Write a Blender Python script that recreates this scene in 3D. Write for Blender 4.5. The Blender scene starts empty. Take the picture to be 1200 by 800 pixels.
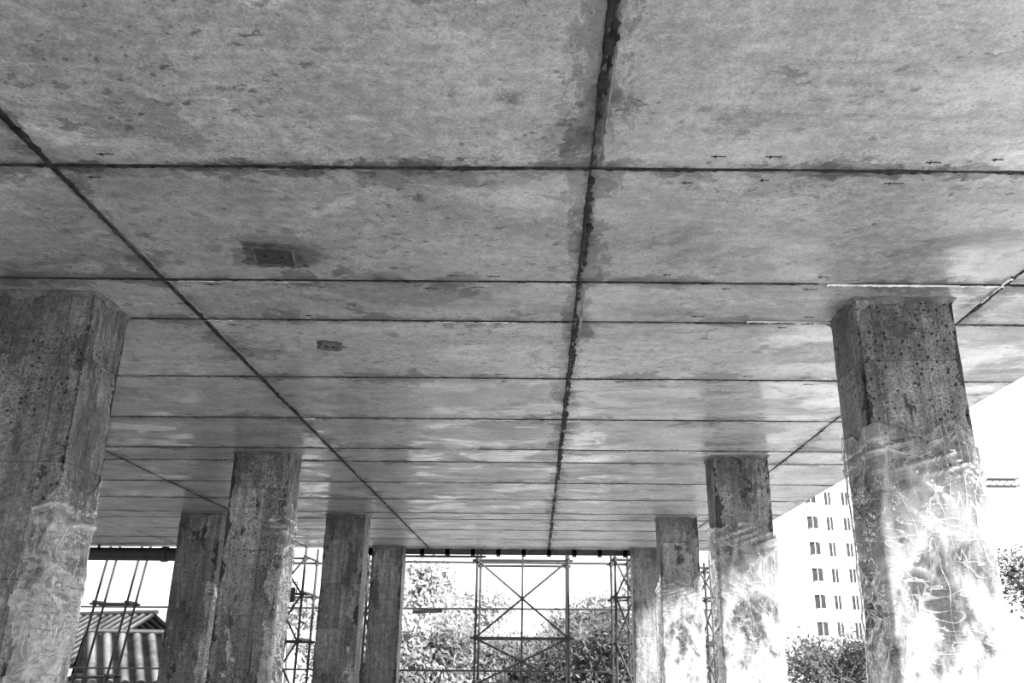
import bpy, math, random
from mathutils import Vector, Matrix, noise
random.seed(7)
S = bpy.context.scene
S.view_settings.view_transform = 'Standard'
S.view_settings.look = 'None'
H = 3.48      # ceiling underside
XE = 3.60     # slab edge on the right
YE = 17.6     # slab far edge

# ------------------------------------------------------------------ helpers
def link(o, parent=None):
    S.collection.objects.link(o)
    if parent: o.parent = parent
    return o
def mesh_obj(name, verts, faces, mat, parent=None, smooth=False):
    me = bpy.data.meshes.new(name)
    me.from_pydata([tuple(v) for v in verts], [], faces)
    me.update()
    if smooth:
        me.polygons.foreach_set('use_smooth', [True]*len(me.polygons))
    if mat: me.materials.append(mat)
    return link(bpy.data.objects.new(name, me), parent)
def empty(name, loc=(0,0,0)):
    e = bpy.data.objects.new(name, None); e.location = loc
    e.empty_display_size = .2
    return link(e)
class MB:
    def __init__(s): s.v=[]; s.f=[]
    def box(s, a, b):
        n=len(s.v); x0,y0,z0=a; x1,y1,z1=b
        s.v += [(x0,y0,z0),(x1,y0,z0),(x1,y1,z0),(x0,y1,z0),(x0,y0,z1),(x1,y0,z1),(x1,y1,z1),(x0,y1,z1)]
        s.f += [(n,n+3,n+2,n+1),(n+4,n+5,n+6,n+7),(n,n+1,n+5,n+4),(n+1,n+2,n+6,n+5),(n+2,n+3,n+7,n+6),(n+3,n,n+4,n+7)]
    def tube(s, a, b, r, r2=None, seg=8):
        a=Vector(a); b=Vector(b); d=b-a
        if d.length<1e-6: return
        r2 = r if r2 is None else r2
        d.normalize()
        u = d.orthogonal().normalized(); w=d.cross(u)
        n=len(s.v)
        for p,rr in ((a,r),(b,r2)):
            for i in range(seg):
                t=2*math.pi*i/seg
                s.v.append(tuple(p+(u*math.cos(t)+w*math.sin(t))*rr))
        for i in range(seg):
            j=(i+1)%seg
            s.f.append((n+i,n+j,n+seg+j,n+seg+i))
        s.f.append(tuple(n+i for i in reversed(range(seg))))
        s.f.append(tuple(n+seg+i for i in range(seg)))
    def obj(s, name, mat, parent=None, smooth=False): return mesh_obj(name,s.v,s.f,mat,parent,smooth)

class NT:
    def __init__(s, name):
        s.m=bpy.data.materials.new(name); s.m.use_nodes=True
        s.t=s.m.node_tree; s.n=s.t.nodes; s.l=s.t.links
        s.b=s.n['Principled BSDF']
    def new(s, ty, **k):
        x=s.n.new(ty)
        for a,b in k.items(): setattr(x,a,b)
        return x
    def put(s, sock, v):
        if isinstance(v, bpy.types.NodeSocket): s.l.new(v, sock)
        else: sock.default_value=v
    def math(s, op, a, b=0.0, c=None, clamp=False):
        x=s.new('ShaderNodeMath', operation=op, use_clamp=clamp)
        s.put(x.inputs[0],a); s.put(x.inputs[1],b)
        if c is not None: s.put(x.inputs[2],c)
        return x.outputs[0]
    def mul(s,a,b): return s.math('MULTIPLY',a,b)
    def map(s, v, a, b, c=0.0, d=1.0, smooth=True):
        x=s.new('ShaderNodeMapRange'); x.clamp=True
        if smooth: x.interpolation_type='SMOOTHSTEP'
        s.put(x.inputs[0],v); s.put(x.inputs[1],a); s.put(x.inputs[2],b); s.put(x.inputs[3],c); s.put(x.inputs[4],d)
        return x.outputs[0]
    def vscale(s, vec, sc, loc=(0,0,0), rot=(0,0,0)):
        x=s.new('ShaderNodeMapping'); s.l.new(vec,x.inputs[0]); x.inputs[3].default_value=sc; x.inputs[1].default_value=loc; x.inputs[2].default_value=rot
        return x.outputs[0]
    def noise(s, vec, scale, detail=6, rough=.55, dist=0.0):
        x=s.new('ShaderNodeTexNoise'); s.l.new(vec,x.inputs['Vector'])
        x.inputs['Scale'].default_value=scale; x.inputs['Detail'].default_value=detail
        x.inputs['Roughness'].default_value=rough; x.inputs['Distortion'].default_value=dist
        return x.outputs[0]
    def voro(s, vec, scale, feature='F1', rnd=1.0):
        x=s.new('ShaderNodeTexVoronoi', feature=feature); s.l.new(vec,x.inputs['Vector'])
        x.inputs['Scale'].default_value=scale; x.inputs['Randomness'].default_value=rnd
        return x.outputs[0]
    def mix(s, f, a, b):
        x=s.new('ShaderNodeMix'); x.data_type='FLOAT'
        s.put(x.inputs[0],f); s.put(x.inputs[2],a); s.put(x.inputs[3],b)
        return x.outputs[0]
    def col(s, v):
        x=s.new('ShaderNodeCombineColor'); 
        for i in range(3): s.l.new(v,x.inputs[i])
        s.l.new(x.outputs[0], s.b.inputs['Base Color'])
    def bump(s, h, st=.3, dist=.01):
        x=s.new('ShaderNodeBump'); x.inputs['Strength'].default_value=st; x.inputs['Distance'].default_value=dist
        s.l.new(h,x.inputs['Height']); s.l.new(x.outputs[0], s.b.inputs['Normal'])
        return x.outputs[0]
    def rough(s, v): s.put(s.b.inputs['Roughness'], v)

def simple(name, g, rough=.7, var=.3, scale=4.0, metal=0.0, spec=.5):
    m=NT(name); p=m.new('ShaderNodeTexCoord').outputs['Object']
    n=m.noise(p,scale,6)
    m.col(m.map(n,.3,.7,g*(1-var),g*(1+var)))
    m.rough(rough); m.b.inputs['Metallic'].default_value=metal
    m.b.inputs['Specular IOR Level'].default_value=spec
    return m.m

# ------------------------------------------------------------------ ceiling material
def ceiling_mat():
    m=NT('ceiling_concrete'); 
    p=m.new('ShaderNodeTexCoord').outputs['Object']
    sx=m.new('ShaderNodeSeparateXYZ'); m.l.new(p,sx.inputs[0]); X,Y=sx.outputs[0],sx.outputs[1]
    def att(n):
        a=m.new('ShaderNodeAttribute', attribute_name=n); q=m.new('ShaderNodeSeparateXYZ'); m.l.new(a.outputs['Vector'],q.inputs[0]); return q.outputs
    A=att('edge_dist_x'); B=att('edge_dist_y'); R=att('panel_rand')
    # every board printed its own stains: offset the pattern per board for the patches
    off=m.new('ShaderNodeCombineXYZ'); m.l.new(m.mul(R[0],40.0),off.inputs[0]); m.l.new(m.mul(R[1],40.0),off.inputs[1])
    va=m.new('ShaderNodeVectorMath',operation='ADD'); m.l.new(p,va.inputs[0]); m.l.new(off.outputs[0],va.inputs[1]); pp=va.outputs[0]
    dx=m.math('MINIMUM',A[0],A[1]); dy=m.math('MINIMUM',B[0],B[1])
    big=m.noise(p,.7,5,.6,.6)
    mid=m.noise(p,2.6,9,.66,.8)
    fine=m.noise(p,17,9,.75)
    grain=m.noise(p,95,4,.8)
    stre=m.noise(m.vscale(pp,(.9,1.9,1)),1.5,9,.68,.5)
    base=m.map(big,.3,.7,.24,.32)
    base=m.mul(base,m.map(mid,.3,.7,.86,1.12))
    base=m.mul(base,m.map(fine,.3,.7,.72,1.24))
    base=m.mul(base,m.map(grain,.3,.7,.68,1.30))
    base=m.mul(base,m.map(stre,.35,.68,.90,1.10))
    base=m.mul(base,m.map(R[0],0,1,.86,1.14,False))
    # fine horizontal rubbing streaks left by the plywood
    rb=m.noise(m.vscale(pp,(1,9,1),(0,0,0),(0,0,.05)),3.0,8,.7,.2)
    base=m.mul(base,m.map(rb,.35,.65,.92,1.07))
    # sharp edged damp / laitance patches
    w=m.noise(m.vscale(pp,(1.0,1.5,1),(3,7,0)),1.1,12,.66,.4)
    wet=m.map(w,.585,.595)
    base=m.mul(base,m.mix(wet,1.0,.70))
    base=m.mul(base,m.mix(m.map(m.math('ABSOLUTE',m.math('SUBTRACT',w,.587)),0,.006,1,0),1.0,.82))
    w2=m.noise(m.vscale(pp,(.8,1.4,1),(13,2,0)),1.9,10,.70,.6)
    pale=m.map(w2,.60,.62)
    base=m.mul(base,m.mix(pale,1.0,1.3))
    w3=m.noise(m.vscale(p,(1,1.3,1),(23,12,0)),5.5,7,.65,.2)
    base=m.mul(base,m.mix(m.mul(m.map(w3,.61,.625),m.map(big,.42,.57)),1.0,.55))
    # stains hugging the board joints
    sn=m.noise(p,1.7,11,.72,.3); sn2=m.noise(m.vscale(p,(1,1,1),(5,9,0)),2.4,11,.72,.3)
    wy=m.map(sn,.45,.70,0,.28); wx=m.map(sn2,.45,.70,0,.22)
    sy=m.mul(m.map(m.math('SUBTRACT',dy,wy),-.010,.003,1,0), m.map(sn,.45,.52))
    sxx=m.mul(m.map(m.math('SUBTRACT',dx,wx),-.010,.003,1,0), m.map(sn2,.45,.52))
    st=m.math('MAXIMUM',sy,sxx)
    base=m.mul(base,m.mix(st,1.0,.56))
    # soft dirt near joints
    base=m.mul(base,m.mix(m.map(m.math('MINIMUM',dx,dy),0,.10,1,0),1.0,m.map(mid,.35,.65,.58,1.0)))
    # strong stain on the first joint
    c3=m.math('ABSOLUTE',m.math('SUBTRACT',Y,3.30))
    n3=m.noise(m.vscale(p,(1,1,1),(3,31,0)),2.6,11,.75,.3)
    s3=m.map(m.math('SUBTRACT',c3,m.map(n3,.42,.66,-.005,.11)),-.010,.004,1,0)
    base=m.mul(base,m.mix(s3,1.0,.38))
    # central seam wide water stain
    cx=m.math('ABSOLUTE',m.math('SUBTRACT',X,.23))
    cn=m.noise(m.vscale(p,(2.5,1,1)),2.0,10,.74)
    cw=m.map(cn,.35,.68,.0,.19)
    cst=m.map(m.math('SUBTRACT',cx,cw),-.025,.004,1,0)
    base=m.mul(base,m.mix(cst,1.0,.52))
    # damp ring round the cast-in box
    bd=m.new('ShaderNodeVectorMath',operation='DISTANCE'); m.l.new(m.vscale(p,(.62,1,0)),bd.inputs[0]); bd.inputs[1].default_value=(-1.40*.62,4.20,0)
    bs=m.map(m.math('ADD',bd.outputs['Value'],m.mul(m.math('SUBTRACT',m.noise(p,5,8,.7),.5),.28)),.15,.165,1,0)
    base=m.mul(base,m.mix(bs,1.0,.58))
    # joints (thin dark lines)
    jn=m.mul(m.math('SUBTRACT',m.noise(p,11,9,.8),.5),.040)
    jy=m.map(m.math('ADD',dy,jn),.004,.014,1,0)
    jx=m.map(m.math('ADD',dx,jn),.005,.018,1,0)
    j=m.math('MAXIMUM',jy,jx)
    base=m.mix(m.mul(j,.92),base,.018)
    jc=m.map(m.math('ADD',cx,m.mul(jn,2.6)),.016,.032,1,0)
    base=m.mix(m.mul(jc,m.map(m.noise(p,14,6,.7),.35,.6,.3,.95)),base,.022)
    # clustered dark specks
    cl=m.map(m.noise(p,1.1,4,.5),.42,.58)
    sp=m.map(m.noise(m.vscale(p,(1,1.4,1)),18,4,.55),.62,.66)
    base=m.mul(base,m.mix(m.mul(sp,cl),1.0,.42))
    vo=m.map(m.voro(p,1.5),.04,.12,1,0)
    vo=m.mul(vo,m.map(m.noise(p,24,6,.75),.42,.54))
    base=m.mul(base,m.mix(vo,1.0,.3))
    vo2=m.map(m.voro(p,7),.04,.12,1,0)
    base=m.mul(base,m.mix(m.mul(vo2,m.map(mid,.41,.53)),1.0,.34))
    vo3=m.map(m.voro(p,28),.10,.22,1,0)
    base=m.mul(base,m.mix(m.mul(vo3,m.map(m.noise(p,1.6,5),.46,.58)),1.0,.5))
    # pale scratches
    sc=m.voro(m.vscale(p,(1.1,1.6,1),(1,1,0)),.8,'DISTANCE_TO_EDGE')
    sc=m.mul(m.map(sc,.001,.004,1,0),m.map(m.noise(p,2.3,3),.52,.62))
    base=m.mix(m.mul(sc,.25),base,.5)
    m.col(base)
    r=m.map(stre,.40,.62,.52,.28)
    r=m.math('ADD',r,m.map(fine,.3,.7,-.05,.09))
    r=m.math('ADD',r,m.mul(st,.1))
    m.rough(r)
    m.b.inputs['Specular IOR Level'].default_value=.6
    gl=m.map(m.noise(m.vscale(pp,(.8,1.3,1),(33,12,0)),1.3,9,.70,.4),.51,.57)
    m.put(m.b.inputs['Coat Weight'],m.mul(gl,.7)); m.b.inputs['Coat Roughness'].default_value=.17
    hh=m.math('ADD',m.mul(fine,.6),m.mul(mid,.8))
    hh=m.math('ADD',hh,m.mul(j,-.5))
    hh=m.math('ADD',hh,m.mul(R[1],.2))
    m.bump(hh,.38,.013)
    return m.m

def column_mat():
    m=NT('column_concrete')
    oi=m.new('ShaderNodeNewGeometry')
    p=oi.outputs['Position']
    sx=m.new('ShaderNodeSeparateXYZ'); m.l.new(p,sx.inputs[0]); X,Y,Z=sx.outputs
    a=m.new('ShaderNodeAttribute', attribute_name='corner_dist'); cd=a.outputs['Fac']
    big=m.noise(p,1.2,4,.55,.3); fine=m.noise(p,16,8,.75); grain=m.noise(p,70,5,.85)
    vs=m.noise(m.vscale(p,(11,11,.35)),1.6,7,.7)
    base=m.map(big,.3,.7,.145,.24)
    base=m.mul(base,m.map(fine,.32,.68,.66,1.3))
    base=m.mul(base,m.map(grain,.32,.68,.42,1.55))
    base=m.mul(base,m.map(vs,.35,.65,.68,1.25))
    # shuttering boards: each board / lift has its own tone
    wob=m.mul(m.math('SUBTRACT',m.noise(p,4,5,.6),.5),.03)
    bx=m.math('FLOOR',m.math('DIVIDE',m.math('ADD',m.math('ADD',X,m.mul(Y,.7)),wob),.29))
    bz=m.math('FLOOR',m.math('DIVIDE',m.math('ADD',Z,wob),.62))
    wn=m.new('ShaderNodeTexWhiteNoise'); wn.noise_dimensions='2D'
    cv=m.new('ShaderNodeCombineXYZ'); m.l.new(bx,cv.inputs[0]); m.l.new(bz,cv.inputs[1]); m.l.new(cv.outputs[0],wn.inputs[0])
    base=m.mul(base,m.map(wn.outputs[0],0,1,.74,1.24,False))
    zz=m.math('PINGPONG',m.math('ADD',Z,wob),.31)
    base=m.mul(base,m.map(zz,.0,.006,.45,1.0))
    xx=m.math('PINGPONG',m.math('ADD',m.math('ADD',X,m.mul(Y,.7)),wob),.145)
    base=m.mul(base,m.map(xx,.0,.006,.5,1.0))
    # shadow gap under the ceiling painted onto the tops; stained edges
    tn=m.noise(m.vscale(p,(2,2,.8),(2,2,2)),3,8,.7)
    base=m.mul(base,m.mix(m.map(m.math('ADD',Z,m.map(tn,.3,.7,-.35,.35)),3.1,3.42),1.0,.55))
    d=m.noise(m.vscale(p,(1.4,1.4,.55),(4,2,1)),2.0,9,.68,.2)
    base=m.mul(base,m.mix(m.map(d,.56,.575),1.0,.50))
    d2=m.noise(m.vscale(p,(1,1,.6),(9,2,5)),4,9,.72,.2)
    dk=m.map(m.math('ADD',d2,m.map(cd,0,.09,.10,0)),.61,.622)
    base=m.mix(m.mul(dk,.92),base,.014)
    dr=m.noise(m.vscale(p,(11,11,.4),(1,7,0)),2.2,8,.7,.1)
    base=m.mix(m.mul(m.map(dr,.61,.65),m.map(big,.42,.57)),base,.03)
    # pale scrapes and plaster splashes, painted denser toward the base to suggest light there
    w=m.noise(m.vscale(p,(1.3,1.3,.45),(2,8,3)),5.0,11,.8,.3)
    lim=m.map(Z,1.0,3.2,.56,.66,False)
    spl=m.map(m.math('SUBTRACT',w,lim),0,.012)
    base=m.mix(m.mul(spl,.8),base,m.map(fine,.3,.7,.35,.85))
    # bug holes
    v=m.voro(p,24); q=m.map(m.noise(p,2.0,4),.40,.55)
    h=m.mul(m.map(v,.12,.26,1,0),q)
    v2=m.voro(p,60); h2=m.mul(m.map(v2,.14,.28,1,0),q); h=m.math('MAXIMUM',h,h2)
    base=m.mul(base,m.mix(h,1.0,.10))
    m.col(base); m.rough(m.map(vs,.3,.7,.45,.8))
    hh=m.math('ADD',m.mul(fine,1.0),m.mul(h,-1.2))
    hh=m.math('ADD',hh,m.mul(vs,.5)); hh=m.math('ADD',hh,m.mul(spl,.3))
    m.bump(hh,.85,.02)
    return m.m

def film_mat(name,hmax):
    m=NT(name)
    p=m.new('ShaderNodeTexCoord').outputs['Object']
    def rid(vec,sc,k,pw):
        n=m.noise(vec,sc,2,.4,k)
        t=m.math('ABSOLUTE',m.math('SUBTRACT',n,.5))
        return m.map(t,0,pw,1,0)
    r1=rid(m.vscale(p,(1,1,3.0),(0,0,0),(0,.5,0)),2.6,.1,.014)
    r2=rid(m.vscale(p,(1,1,4.5),(5,0,0),(0,-.7,.3)),3.2,.1,.016)
    r3=rid(m.vscale(p,(4,4,.8),(5,4,0),(0,.2,.3)),2.0,.1,.014)
    rr=m.math('MAXIMUM',m.mul(r1,.8),m.math('MAXIMUM',r2,m.mul(r3,.9)))
    g=m.noise(m.vscale(p,(1,1,.6)),2.6,8,.66,.2)
    sx=m.new('ShaderNodeSeparateXYZ'); m.l.new(p,sx.inputs[0])
    low=m.map(sx.outputs[2],1.5,2.5,1.0,.15,False)  # denser white toward the base paints sun glare into the film
    haze=m.mul(m.map(g,.42,.56,.03,hmax),low)
    at=m.new('ShaderNodeAttribute', attribute_name='fold')
    a=m.math('ADD',haze,m.mul(rr,.2)); a=m.math('ADD',a,m.mul(at.outputs['Fac'],.45),clamp=True)
    m.b.inputs['Base Color'].default_value=(.88,.88,.88,1)
    m.rough(.25); m.put(m.b.inputs['Alpha'],a)
    w=m.noise(m.vscale(p,(1,1,2.4),(3,3,3),(0,.5,0)),3.2,2,.4,.3)
    hh=m.math('ADD',m.mul(w,1.0),m.mul(rr,.10))
    nrm=m.bump(hh,.9,.03)
    gl=m.new('ShaderNodeBsdfGlossy'); gl.inputs['Roughness'].default_value=.07; gl.inputs['Color'].default_value=(1,1,1,1)
    m.l.new(nrm,gl.inputs['Normal'])
    fr=m.new('ShaderNodeFresnel'); fr.inputs[0].default_value=1.5; m.l.new(nrm,fr.inputs['Normal'])
    fac=m.math('MULTIPLY',fr.outputs[0],1.3,clamp=True)
    mx=m.new('ShaderNodeMixShader'); m.l.new(fac,mx.inputs[0]); m.l.new(m.b.outputs[0],mx.inputs[1]); m.l.new(gl.outputs[0],mx.inputs[2])
    m.l.new(mx.outputs[0], m.n['Material Output'].inputs['Surface'])
    return m.m
def sheet_mat():
    m=NT('corrugated_sheet')
    p=m.new('ShaderNodeTexCoord').outputs['Object']
    sx=m.new('ShaderNodeSeparateXYZ'); m.l.new(p,sx.inputs[0])
    t=m.math('PINGPONG',sx.outputs[0],.18)
    n=m.noise(p,1.5,6,.6)
    trough_shade=m.map(t,.05,.16,.010,.13)      # shading of the corrugation painted in, troughs dark
    m.col(m.mul(trough_shade,m.map(n,.3,.7,.4,1.3)))
    m.rough(1.0); m.b.inputs['Specular IOR Level'].default_value=.02
    return m.m

M_CEIL=ceiling_mat(); M_COL=column_mat(); M_FILM=film_mat('plastic_film_sun_haze',.50); M_FILM2=film_mat('plastic_film_clear',.22); M_SHEET=sheet_mat()
M_DARK=simple('dark_mortar_residue',.020,.9,.7,20,spec=.2)
M_PALE=simple('pale_mortar_ridge',.62,.7,.25,12)
M_MID=simple('grey_mortar_ridge',.16,.8,.5,14)
M_FLOOR=simple('floor_concrete',.39,.8,.15,1.5)
M_GROUND=simple('dusty_ground',.55,.9,.15,.3)
M_STEEL=simple('scaffold_steel',.018,.6,.4,6)
M_TIMBER=simple('formwork_timber',.05,.8,.4,5)
M_WHITE=simple('white_render',.80,.8,.05,.3)
M_WALL=simple('shed_wall',.20,.9,.4,2)
M_GLASS=simple('window_glass',.03,.25,.3,1,spec=.3)
M_BARK=simple('bark',.08,.9,.4,8)
M_LEAF_D=simple('foliage_dark',.07,.8,.7,1.5,spec=.2)
M_LEAF_L=simple('foliage_pale',.15,.8,.6,.9,spec=.3)
M_LEAF_P=simple('foliage_light_grey',.32,.7,.4,.9)  # palest leaf grey, mainly for the far trees

# ------------------------------------------------------------------ ceiling
xs=[-14,-11.6,-9.23,-6.86,-4.49,-2.11,.23,2.62,XE]
ys=[-8,-5.2,-2.75,-1.5,-.3,.88,2.09,3.30,4.51,5.13,6.33,7.54,8.75,9.37,10.57,11.78,12.98,13.60,14.80,16.0,17.15,YE]
verts=[];faces=[];ax=[];by=[];pr=[]
for i in range(len(xs)-1):
    for k in range(len(ys)-1):
        x0,x1,y0,y1=xs[i],xs[i+1],ys[k],ys[k+1]
        n=len(verts)
        verts+=[(x0,y0,H),(x0,y1,H),(x1,y1,H),(x1,y0,H)]
        faces.append((n,n+1,n+2,n+3))
        w=x1-x0;h=y1-y0
        ax+=[(0,w,0),(0,w,0),(w,0,0),(w,0,0)]
        by+=[(0,h,0),(h,0,0),(h,0,0),(0,h,0)]
        r=random.random(); r2=random.random(); pr+=[(r,r2,0)]*4
n=len(verts); T=H+.22; a,b,c,d=-14,XE,-8,YE
verts+=[(a,c,H),(b,c,H),(b,d,H),(a,d,H),(a,c,T),(b,c,T),(b,d,T),(a,d,T)]
extra=[(n+4,n+5,n+6,n+7),(n,n+1,n+5,n+4),(n+1,n+2,n+6,n+5),(n+2,n+3,n+7,n+6),(n+3,n,n+4,n+7)]
faces+=extra
ceil=mesh_obj('ceiling',verts,faces,M_CEIL)
for nm,dat in (('edge_dist_x',ax),('edge_dist_y',by),('panel_rand',pr)):
    at=ceil.data.attributes.new(nm,'FLOAT_VECTOR','CORNER')
    dat=list(dat)+[(1,1,0)]*(len(extra)*4)
    at.data.foreach_set('vector',[q for t in dat for q in t])

def ridge(mb, axis, c, s0, s1, w, t, seed, keep=0.0, step=.014):
    """irregular mortar fin hanging under the ceiling along a board joint"""
    n=int((s1-s0)/step); prev=None
    for i in range(n+1):
        s=s0+(s1-s0)*i/n
        q=noise.fractal(Vector((s*3.1+seed,seed*3.1,0)),.9,2,7)
        q2=noise.fractal(Vector((s*22+seed,seed*1.7,4)),.8,2,4)
        g=noise.noise(Vector((s*.9,seed*5.3,8)))
        off=q2*w*.22+q*w*.15; ww=w*max(.12,(.55+1.0*q+.6*q2)); tt=t*(.5+abs(q2))
        if g<keep: prev=None; continue
        def P(o,z): return (s,c+o,z) if axis=='x' else (c+o,s,z)
        b=len(mb.v)
        mb.v+=[P(off-ww/2,H+.001),P(off-ww*.25,H-tt),P(off+ww*.25,H-tt),P(off+ww/2,H+.001)]
        if prev is not None:
            for k in range(3): mb.f.append((prev+k,prev+k+1,b+k+1,b+k))
        prev=b
dk=MB(); md=MB(); pl=MB()
ridge(dk,'y',.225,-4,YE-.1,.046,.007,1,-1)
ridge(dk,'y',.245,-4,YE-.1,.036,.005,15,-.15)
ridge(dk,'y',-2.115,-4,YE-.1,.034,.006,2,-.4)
ridge(dk,'y',-2.10,-4,YE-.1,.026,.004,16,-.15)
ridge(dk,'y',2.62,-4,YE-.1,.034,.006,3,-.35)
ridge(dk,'y',-4.49,-4,YE-.1,.034,.006,4,-.3)
ridge(md,'y',-2.085,-4,YE-.1,.014,.004,12,.05)
ridge(md,'y',.262,-4,YE-.1,.018,.004,13,.1)
for i,yy in enumerate(ys[3:-1]):
    f3=abs(yy-3.3)<.01
    ridge(dk,'x',yy,-12,XE,.036 if f3 else .026,.005,20+i,-1 if f3 else -.25)
    ridge(dk,'x',yy-.008,-12,XE,.024 if f3 else .016,.004,120+i,-.1)
    ridge(md,'x',yy+.020,-12,XE,.012,.004,60+i,.05)
ridge(pl,'x',4.52,1.62,2.62,.020,.012,90,-1)
ridge(pl,'x',5.10,1.30,1.84,.022,.012,91,-1)
ridge(pl,'y',2.60,4.4,4.75,.03,.012,92,-1)
ridge(pl,'x',4.535,-2.1,.2,.007,.005,93,.05)
ridge(pl,'x',7.57,-2.1,2.6,.012,.006,94,.05)
ridge(pl,'x',5.15,-2.1,1.8,.008,.005,95,.05)
dk.obj('seam_residue_dark',M_DARK,ceil); md.obj('seam_residue_grey',M_MID,ceil); pl.obj('seam_ridge_pale',M_PALE,ceil)
# staple / nail marks near joints
nm=MB()
for xx in [-1.9,-1.35,-.55,-.28,.7,1.0,1.6,-3.0,2.0]:
    for yy in ys[6:14]:
        if random.random()<.6:
            for s in (-1,1):
                if random.random()<.7:
                    x=xx+random.uniform(-.08,.08); y=yy+s*random.uniform(.07,.11); l=random.uniform(.02,.045)
                    nm.box((x-l,y-.002,H-.002),(x+l,y+.002,H+.001))
                    nm.box((x-l*.5,y-.008,H-.003),(x-l*.5+.006,y+.010,H+.001))
nm.obj('staple_marks',M_DARK,ceil)

# junction boxes cast into the ceiling
def jbox(name,x,y,w,h,ang,dark,rim):
    e=empty(name,(x,y,H)); e.rotation_euler=(0,0,ang)
    f=MB(); t=.008
    f.box((-w/2,-h/2,-.008),(w/2,-h/2+t,.002)); f.box((-w/2,h/2-t,-.005),(w/2,h/2,.002))
    f.box((-w/2,-h/2+t,-.006),(-w/2+t,h/2-t,.002)); f.box((w/2-t,-h/2+t,-.008),(w/2,h/2-t,.002))
    f.obj('frame',M_RIM,e)
    g=MB(); g.box((-w/2+t,-h/2+t,-.003),(w/2-t,h/2-t,.002)); g.obj('dark_recess_plate',dark,e)  # flat dark plate paints in the shade of the open recess
    k=MB(); k.tube((-w*.2,0,-.008),(-w*.2,0,0),.010); k.tube((w*.2,0,-.008),(w*.2,0,0),.010); k.obj('screws',M_DARK,e)
    N=140; R=4; v=[];fc=[]
    for i in range(N):
        a=2*math.pi*i/N; c,s=math.cos(a),math.sin(a)
        k2=1/max(abs(c)/(w/2),abs(s)/(h/2))
        q=rim*(.5+1.3*abs(noise.fractal(Vector((c*1.6,s*1.6,x+y)),.9,2,7)))
        for r in range(R):
            tt=r/(R-1)
            v.append((c*(k2*.98+q*1.7*tt),s*(k2*.98+q*tt),-.004*(1-tt)**2-.0006-.002*abs(noise.noise(Vector((c*9,s*9,r))))*(1-tt)))
    for i in range(N):
        j=(i+1)%N
        for r in range(R-1): fc.append((R*i+r,R*i+r+1,R*j+r+1,R*j+r))
    mesh_obj('grout_rim',v,fc,M_RIM2,e,True)
M_BOX=simple('recess_shade_plate',.022,.7,.8,25)
M_RIM=simple('damp_grout',.085,.7,.6,14)
M_RIM2=simple('damp_grout_dark',.055,.7,.7,18)
jbox('ceiling_junction_box',-1.40,4.20,.21,.21,.16,M_BOX,.045)
jbox('ceiling_junction_box',-1.42,5.62,.12,.17,.35,M_RIM,.02)

# ------------------------------------------------------------------ floor and ground
f=MB(); f.box((-14,-8,-.15),(XE,YE,0)); f.obj('floor',M_FLOOR)
f=MB(); f.box((-300,-120,-.6),(300,400,-.15)); f.obj('ground',M_GROUND)

# ------------------------------------------------------------------ columns
def loop(w,d,r,step):
    pts=[]
    def seg(a,b,n):
        L=(Vector(b)-Vector(a)).length; k=max(1,int(L/step))
        for i in range(k): 
            p=Vector(a).lerp(Vector(b),i/k); pts.append((p.x,p.y,n[0],n[1],0))
    hw,hd=w/2,d/2
    cs=[((hw-r),-(hd-r),-90),((hw-r),(hd-r),0),(-(hw-r),(hd-r),90),(-(hw-r),-(hd-r),180)]
    seg((-(hw-r),-hd),((hw-r),-hd),(0,-1))
    for i,(cx,cy,a0) in enumerate(cs):
        for k in range(4):
            a=math.radians(a0+90*k/4); pts.append((cx+r*math.cos(a),cy+r*math.sin(a),math.cos(a),math.sin(a),1))
        if i==0: seg((hw,-(hd-r)),(hw,(hd-r)),(1,0))
        if i==1: seg(((hw-r),hd),(-(hw-r),hd),(0,1))
        if i==2: seg((-hw,(hd-r)),(-hw,-(hd-r)),(-1,0))
    return pts
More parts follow.
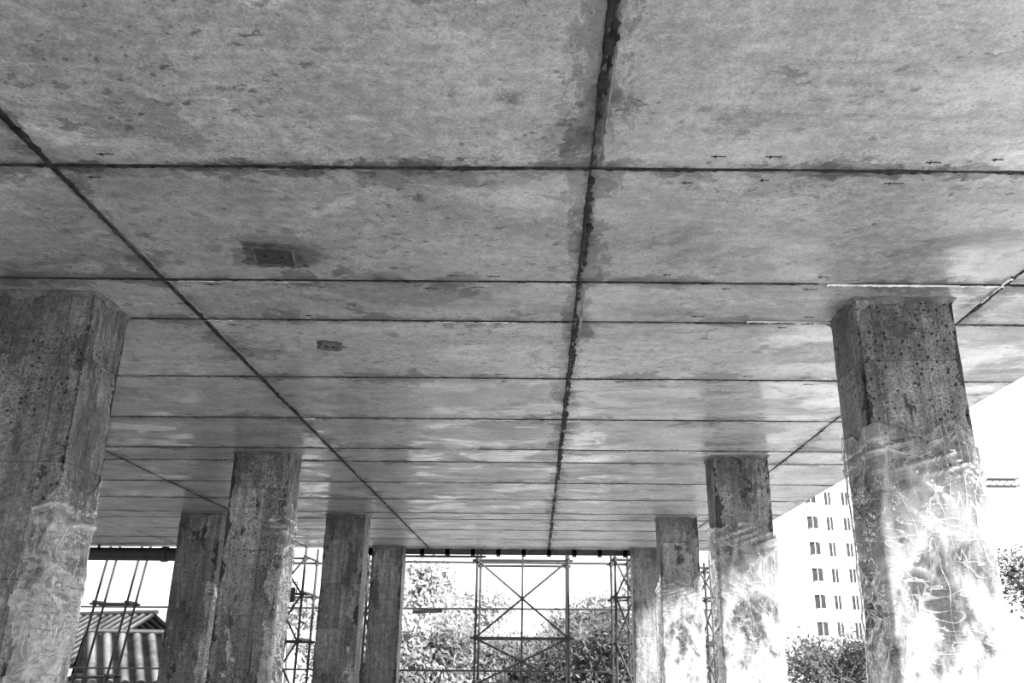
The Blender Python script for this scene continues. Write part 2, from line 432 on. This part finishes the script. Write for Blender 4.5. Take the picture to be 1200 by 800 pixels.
def column(x0,x1,y0,y1,seed,wrap=None,step=.03,side=False):
    w=x1-x0; d=y1-y0; cx=(x0+x1)/2; cy=(y0+y1)/2
    e=empty('concrete_column',(cx,cy,0))
    L=loop(w,d,.010,step); N=len(L); nz=int(H/step)
    v=[];fc=[];cdist=[]
    for k in range(nz+1):
        z=H*k/nz
        for (x,y,nx,ny,c) in L:
            q=Vector((x*2+seed,y*2,z*2)); o=.006*noise.noise(q)+.003*noise.noise(q*8)
            if c:
                ch=noise.fractal(Vector((nx*2+seed*2,ny*2,z*6)),1,2,5)
                o-= max(0,ch-.05)*.045
            v.append((x+nx*o,y+ny*o,z)); cdist.append(min(1,math.hypot(w/2-abs(x),d/2-abs(y))))
    for k in range(nz):
        for i in range(N):
            j=(i+1)%N; fc.append((k*N+i,k*N+j,(k+1)*N+j,(k+1)*N+i))
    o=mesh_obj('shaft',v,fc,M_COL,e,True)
    at=o.data.attributes.new('corner_dist','FLOAT','POINT'); at.data.foreach_set('value',cdist)
    v=[];fc=[]
    for (x,y,nx,ny,c) in L:
        q=abs(noise.fractal(Vector((x*6+seed,y*6,1)),1,2,4))
        v.append((x+nx*.002,y+ny*.002,H-.012-.05*q)); v.append((x+nx*(.012+.02*q),y+ny*(.012+.02*q),H-.006)); v.append((x+nx*(.02+.04*q),y+ny*(.02+.04*q),H+.001))
    for i in range(N):
        j=(i+1)%N
        for k in range(2): fc.append((3*i+k,3*j+k,3*j+k+1,3*i+k+1))
    mesh_obj('top_collar',v,fc,M_RIM,e)
    if wrap:
        za,zb=wrap; v=[];fc=[];fold=[]; LL=loop(w+.03,d+.03,.03,.015); n2=len(LL); nz=int((zb-za)/.015)
        for k in range(nz+1):
            t=k/nz
            for i,(x,y,nx,ny,c) in enumerate(LL):
                top=.22*noise.fractal(Vector((x*3+seed,y*3,3)),1,2,2)
                z=za+(zb-za)*t+top*t
                # tension folds run diagonally round the shaft
                bunch=max(0,1-abs(z-(zb-.14-.18*x))/.12)
                f1=max(0,1-abs(noise.noise(Vector((x*2.2+seed,y*2.2,z*3.5+x*3))))*3.5)
                f3=max(0,1-abs(noise.noise(Vector((x*3+seed+9,y*3,z*2.0-x*4))))*4)
                f2=max(0,1-abs(noise.noise(Vector((x*1.2+seed,y*1.2,z*17-x*5))))*3)
                o=.010*f1**2+.009*f3**2+bunch*.026*f2**2
                v.append((x+nx*o,y+ny*o,z)); fold.append(min(1,bunch*f2**3*1.2+.25*f1**6+.25*f3**6))
        for k in range(nz):
            for i in range(n2):
                j=(i+1)%n2
                if side:
                    lim=w/2-.10+.08*noise.fractal(Vector((seed,3,k*.05)),1,2,3)
                    if LL[i][0]<lim or LL[j][0]<lim: continue
                fc.append((k*n2+i,k*n2+j,(k+1)*n2+j,(k+1)*n2+i))
        o=mesh_obj('plastic_wrap',v,fc,M_FILM2 if side else M_FILM,e,True)
        at=o.data.attributes.new('fold','FLOAT','POINT'); at.data.foreach_set('value',fold)
    return e
rows=[4.71,8.95,13.17,17.10]
for i,y in enumerate(rows):
    st=.02 if i==0 else (.03 if i==1 else .05)
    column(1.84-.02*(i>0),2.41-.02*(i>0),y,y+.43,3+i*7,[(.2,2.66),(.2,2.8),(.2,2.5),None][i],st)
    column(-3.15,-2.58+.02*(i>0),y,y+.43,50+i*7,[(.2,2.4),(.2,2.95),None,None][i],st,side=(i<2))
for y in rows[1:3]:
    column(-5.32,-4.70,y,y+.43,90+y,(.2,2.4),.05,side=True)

# ------------------------------------------------------------------ scaffolding
def tower(xa,xb,ya,yb,levels,zt,midpost=False,lean=0,brace=True):
    e=empty('scaffold_tower',((xa+xb)/2,(ya+yb)/2,-.15))
    ox,oy=(xa+xb)/2,(ya+yb)/2
    m=MB(); r=.026
    X=[xa-ox,xb-ox]; Y=[ya-oy,yb-oy]
    for x in X:
        for y in Y:
            m.tube((x,y,0),(x+lean,y,zt),r)
            m.box((x-.06,y-.06,0),(x+.06,y+.06,.012))
    if midpost: m.tube((0,Y[0],0),(0,Y[0],zt),r*.8)
    for z in levels:
        k=lean*z/zt
        for y in Y: m.tube((X[0]-.1+k,y,z),(X[1]+.1+k,y,z),r)
        for x in X: m.tube((x+k,Y[0]-.08,z+.04),(x+k,Y[1]+.08,z+.04),r)
    if brace:
      for z0,z1 in zip(levels[:-1],levels[1:]):
        if z1-z0>.5:
            m.tube((X[0],Y[0]-.03,z0),(X[1],Y[0]-.03,z1),r*.8); m.tube((X[1],Y[0]-.05,z0),(X[0],Y[0]-.05,z1),r*.8)
    m.obj('tubes',M_STEEL,e)
    c=MB()
    for z in levels:
        k=lean*z/zt
        for x in X:
            for y in Y: c.tube((x+k,y,z-.05),(x+k,y,z+.06),.042)
    c.obj('couplers',M_STEEL,e)
    return e
tower(-1.25,.66,18.9,20.1,[.25,1.1,2.0,3.55],3.8,True)
tower(1.62,1.98,18.6,19.6,[.25,1.0,1.9,2.8,3.55],3.9)
tower(-5.25,-4.72,18.3,19.3,[.25,1.0,1.9,2.8,3.5],3.8)
tower(-9.3,-8.65,18.6,19.0,[1.2,2.6],3.9,False,.45,False)
tower(-3.55,-3.2,19.0,20.0,[.25,1.3,2.45,3.4],3.7)
tower(3.3,3.65,18.6,19.6,[.25,1.0,1.9,2.8,3.4],3.6)
m=MB()
m.tube((-11,20.3,2.47),(5,20.3,2.50),.022); m.tube((-11,20.3,1.2),(5,20.3,1.2),.02)
m.tube((-4.5,20.3,3.50),(3,20.3,3.48),.024)
for x in (-10.5,-6.9,3.9): m.tube((x,20.3,-.15),(x,20.3,3.6),.022)
m.tube((-2.75,20.35,2.42),(-2.1,20.35,2.44),.04); 
m.obj('guard_railing',M_STEEL)
m=MB(); m.box((-3.4,YE+.002,H-.10),(2.4,YE+.09,H)); m.box((-3.2,YE+.002,H-.16),(-1.0,YE+.06,H-.12))
for i in range(12): m.box((-3.3+i*.5,YE+.002,H-.13),(-3.22+i*.5,YE+.12,H+.05))
m.obj('edge_formwork_beam',M_TIMBER)
# drain pipe under slab edge, hung on brackets
e=empty('drain_pipe',(0,17.35,3.31)); m=MB()
m.tube((-13,0,0),(-5.6,0,0),.125,seg=24)
for x in (-12,-9.6,-7.2,-5.75): m.tube((x-.05,0,0),(x+.05,0,0),.145,seg=24)
m.obj('pipe',M_STEEL,e,False)
m=MB()
for x in (-11,-8.5,-6.3): m.box((x-.02,-.02,.1),(x+.02,.02,.169))
m.tube((-12.9,0,0),(-12.9,0,-3.31),.1,seg=20)
m.obj('brackets_and_downpipe',M_STEEL,e)
# floodlight
e=empty('floodlight',(-4.98,18.12,2.62)); m=MB()
m.box((-.16,-.05,-.12),(.16,.05,.12)); m.box((-.18,-.08,-.14),(.18,-.05,-.12)); m.box((-.18,-.08,.12),(.18,-.05,.14)); m.box((-.18,-.08,-.12),(-.16,-.05,.12)); m.box((.16,-.08,-.12),(.18,-.05,.12))
for i in range(8): m.box((-.14+i*.038,.05,-.10),(-.13+i*.038,.08,.10))
m.obj('housing',M_STEEL,e); m=MB(); m.box((-.15,-.06,-.11),(.15,-.052,.11)); m.obj('lens',M_GLASS,e)
m=MB(); m.tube((-.19,0,0),(-.19,0,.24),.01); m.tube((.19,0,0),(.19,0,.24),.01); m.tube((-.19,0,.24),(.19,0,.24),.01); m.tube((0,0,.24),(0,.15,.24),.012); m.obj('yoke',M_STEEL,e)

# ------------------------------------------------------------------ corrugated shed roofs
def shed(x,y,w,d,he,hr,rot):
    e=empty('corrugated_roof_shed',(x,y,-.15)); e.rotation_euler=(0,0,rot)
    b=MB(); b.box((-w/2+.2,-d/2+.2,0),(w/2-.2,d/2-.2,he-.05)); b.obj('walls',M_WALL,e)
    v=[];fc=[];n=int(w/.04)
    for i in range(n+1):
        xx=-w/2+w*i/n; o=-.05*math.cos(xx*2*math.pi/.36)
        for (yy,zz) in ((-d/2,he),(0,hr),(d/2,he)): v.append((xx,yy,zz+o))
    for i in range(n):
        for k in range(2): a=i*3+k; fc.append((a,a+3,a+4,a+1))
    mesh_obj('roof_sheets',v,fc,M_SHEET,e,False)
    r=MB(); r.tube((-w/2,0,hr+.04),(w/2,0,hr+.04),.07); 
    for i in range(4): 
        t=i/4; r.box((-w/2,-d/2*(1-t)-.02,he+(hr-he)*t-.14),(w/2,-d/2*(1-t)+.02,he+(hr-he)*t-.08))
    r.obj('ridge_and_purlins',M_STEEL,e)
shed(-13.3,28,5.0,6.0,1.0,2.75,-.5)
shed(-10.4,24.5,2.9,3.6,1.0,2.15,.55)

# ------------------------------------------------------------------ vegetation
def tree(name,x,y,h,spread,seed,mat,leaf=.16,n=2600,base=.3,trunk=.12,low=0):
    rnd=random.Random(seed)
    e=empty(name,(x,y,-.15)); b=MB(); tips=[]
    def grow(p,d,l,r,lv):
        q=p+d*l; b.tube(p,q,r,r*.65,6)
        if lv==0: tips.append(q); return
        for i in range(rnd.choice((2,3,3))):
            nd=(d+Vector((rnd.uniform(-1,1)*spread,rnd.uniform(-1,1)*spread,rnd.uniform(-.1,.5)))).normalized()
            grow(q,nd,l*rnd.uniform(.6,.85),r*.6,lv-1)
        if lv<3: tips.append(q)
    if low:   # bushes: several stems from the ground
        for s in range(low):
            a=rnd.uniform(0,6.28); grow(Vector((0,0,0)),Vector((math.cos(a)*rnd.uniform(.2,1.3),math.sin(a)*rnd.uniform(.2,1.3),1)).normalized(),h*base,trunk,3)
    else: grow(Vector((0,0,0)),Vector((rnd.uniform(-.05,.05),0,1)),h*base,trunk,4)
    zmax=max(t.z for t in tips); k=h*.92/zmax
    b.v=[(a*k,c*k,z*k) for a,c,z in b.v]; tips=[t*k for t in tips]
    b.obj('trunk_and_branches',M_BARK,e)
    v=[];f=[]
    for i in range(n):
        t=rnd.choice(tips); s=h*.075
        c=t+Vector((rnd.gauss(0,s),rnd.gauss(0,s),rnd.gauss(0,s*.8)))
        if low: c.z-=rnd.random()**2*c.z*.9
        if c.z<.05: c.z=.05+rnd.random()*.2
        u=Vector((rnd.uniform(-1,1),rnd.uniform(-1,1),rnd.uniform(-1,1))).normalized(); w=u.orthogonal().normalized()
        L=leaf*rnd.uniform(.6,1.4); m0=len(v)
        v+=[c-u*L,c-w*L*.45+u*L*.1,c+u*L,c+w*L*.45+u*L*.1]; f.append((m0,m0+1,m0+2,m0+3))
    mesh_obj('leaves',v,f,mat,e)
tree('broadleaf_tree',-6.0,46,6.3,.8,1,M_LEAF_P,.17,7000)
tree('broadleaf_tree',-3.0,56,5.6,.9,2,M_LEAF_P,.17,5000)
tree('broadleaf_tree',3.0,54,5.0,.9,3,M_LEAF_P,.17,5000)
tree('broadleaf_tree',6.5,48,6.5,.8,4,M_LEAF_P,.17,6000)
tree('broadleaf_tree',-15.5,58,5.5,.8,14,M_LEAF_P,.17,4000)
for i,(x,y,h,mt) in enumerate([(-5.2,35,3.0,M_LEAF_D),(-3.9,34,3.2,M_LEAF_L),(-2.6,36,2.9,M_LEAF_L),(-1.3,39,2.7,M_LEAF_L),(.1,40,2.6,M_LEAF_P),(1.4,37,3.0,M_LEAF_L),(2.5,33,3.4,M_LEAF_D),(3.6,34,3.5,M_LEAF_D),(4.9,36,3.0,M_LEAF_L),(-7.2,34,2.7,M_LEAF_L)]):
    tree('shrub',x,y,h,1.2,30+i,mt,.10,6000,.2,.04,5)
tree('shrub',8.0,23,2.5,1.2,9,M_LEAF_D,.06,9000,.2,.04,5)
tree('broadleaf_tree',14.4,25.5,4.8,.8,10,M_LEAF_D,.08,9000)

# ------------------------------------------------------------------ apartment building
def building(x,y,w,d,fl,fh,cols,rot):
    e=empty('apartment_building',(x,y,-.15)); e.rotation_euler=(0,0,rot)
    b=MB(); hgt=fl*fh+1
    b.box((-w/2,-d/2,0),(w/2,d/2,hgt)); b.box((-w/2-.2,-d/2-.2,hgt),(w/2+.2,d/2+.2,hgt+.4)); b.box((-2,-2,hgt),(3,3,hgt+2.6))
    b.obj('body',M_WHITE,e)
    g=MB(); s=MB(); cw=w/cols
    for i in range(fl):
        for k in range(cols):
            xx=-w/2+cw*(k+.5); zz=i*fh+1.0; ww=cw*(.18 if k%3 else .30)
            g.box((xx-ww,-d/2-.03,zz),(xx+ww,-d/2+.1,zz+1.6))
            s.box((xx-ww-.15,-d/2-.25,zz-.18),(xx+ww+.15,-d/2,zz-.02)); s.box((xx-.04,-d/2-.08,zz),(xx+.04,-d/2,zz+1.6))
            if k%3==0:
                s.box((xx-cw*.4,-d/2-1.0,zz-1.0),(xx+cw*.4,-d/2,zz-.85)); 
                for q in range(7): s.box((xx-cw*.4+q*cw*.8/6-.02,-d/2-1.0,zz-.85),(xx-cw*.4+q*cw*.8/6+.02,-d/2-.96,zz))
                s.box((xx-cw*.4,-d/2-1.02,zz),(xx+cw*.4,-d/2-.94,zz+.06))
    g.obj('windows',M_GLASS,e); s.obj('sills_and_balconies',M_WHITE,e)
building(38.5,112,15,12,7,3.0,7,.12)
# crane
e=empty('tower_crane',(45,125,-.15)); m=MB()
def lattice(a,b,wd,n,r,up=Vector((0,0,1))):
    a=Vector(a);b=Vector(b); d=(b-a).normalized(); s=d.cross(up).normalized() if abs(d.dot(up))<.9 else Vector((1,0,0)); t=d.cross(s)
    cs=[s*wd/2+t*wd/2,-s*wd/2+t*wd/2,-s*wd/2-t*wd/2,s*wd/2-t*wd/2]
    for c in cs: m.tube(a+c,b+c,r,seg=5)
    for i in range(n):
        p=a.lerp(b,i/n);q=a.lerp(b,(i+1)/n)
        for k in range(4): m.tube(p+cs[k],q+cs[(k+1)%4],r*.6,seg=4)
lattice((0,0,0),(0,0,26),1.4,16,.10); lattice((-5,0,25.6),(24,0,25.6),1.0,28,.10)
m.tube((0,0,29.5),(-4.6,0,26),.06); m.tube((0,0,29.5),(16,0,26),.06); m.tube((0,0,26),(0,0,29.5),.25)
m.box((-4.8,-.8,24.2),(-3,.8,25.3)); m.box((.7,-1.2,23.4),(1.8,0,25))
m.obj('lattice',M_STEEL,e)

# ------------------------------------------------------------------ light
W=bpy.data.worlds.new('World'); S.world=W; W.use_nodes=True
W.node_tree.nodes['Background'].inputs[0].default_value=(1,1,1,1)
W.node_tree.nodes['Background'].inputs[1].default_value=2.0
sd=bpy.data.lights.new('sun','SUN'); sd.energy=14.5; sd.angle=math.radians(7)
so=link(bpy.data.objects.new('sun',sd))
az=math.radians(45); el=math.radians(28)
to=Vector((math.cos(az)*math.cos(el),-math.sin(az)*math.cos(el),math.sin(el)))
so.rotation_euler=to.to_track_quat('Z','Y').to_euler(); so.location=(20,-20,15)

# ------------------------------------------------------------------ camera
cd=bpy.data.cameras.new('camera'); cam=link(bpy.data.objects.new('camera',cd))
cd.sensor_width=36; cd.lens=30.75; cd.shift_x=-31/1200; cd.clip_end=1000
R=Matrix.Rotation(math.radians(90+19.8),4,'X')@Matrix.Rotation(math.radians(.43),4,'Z')
cam.matrix_world=Matrix.Translation((0,0,1.5))@R
S.camera=cam
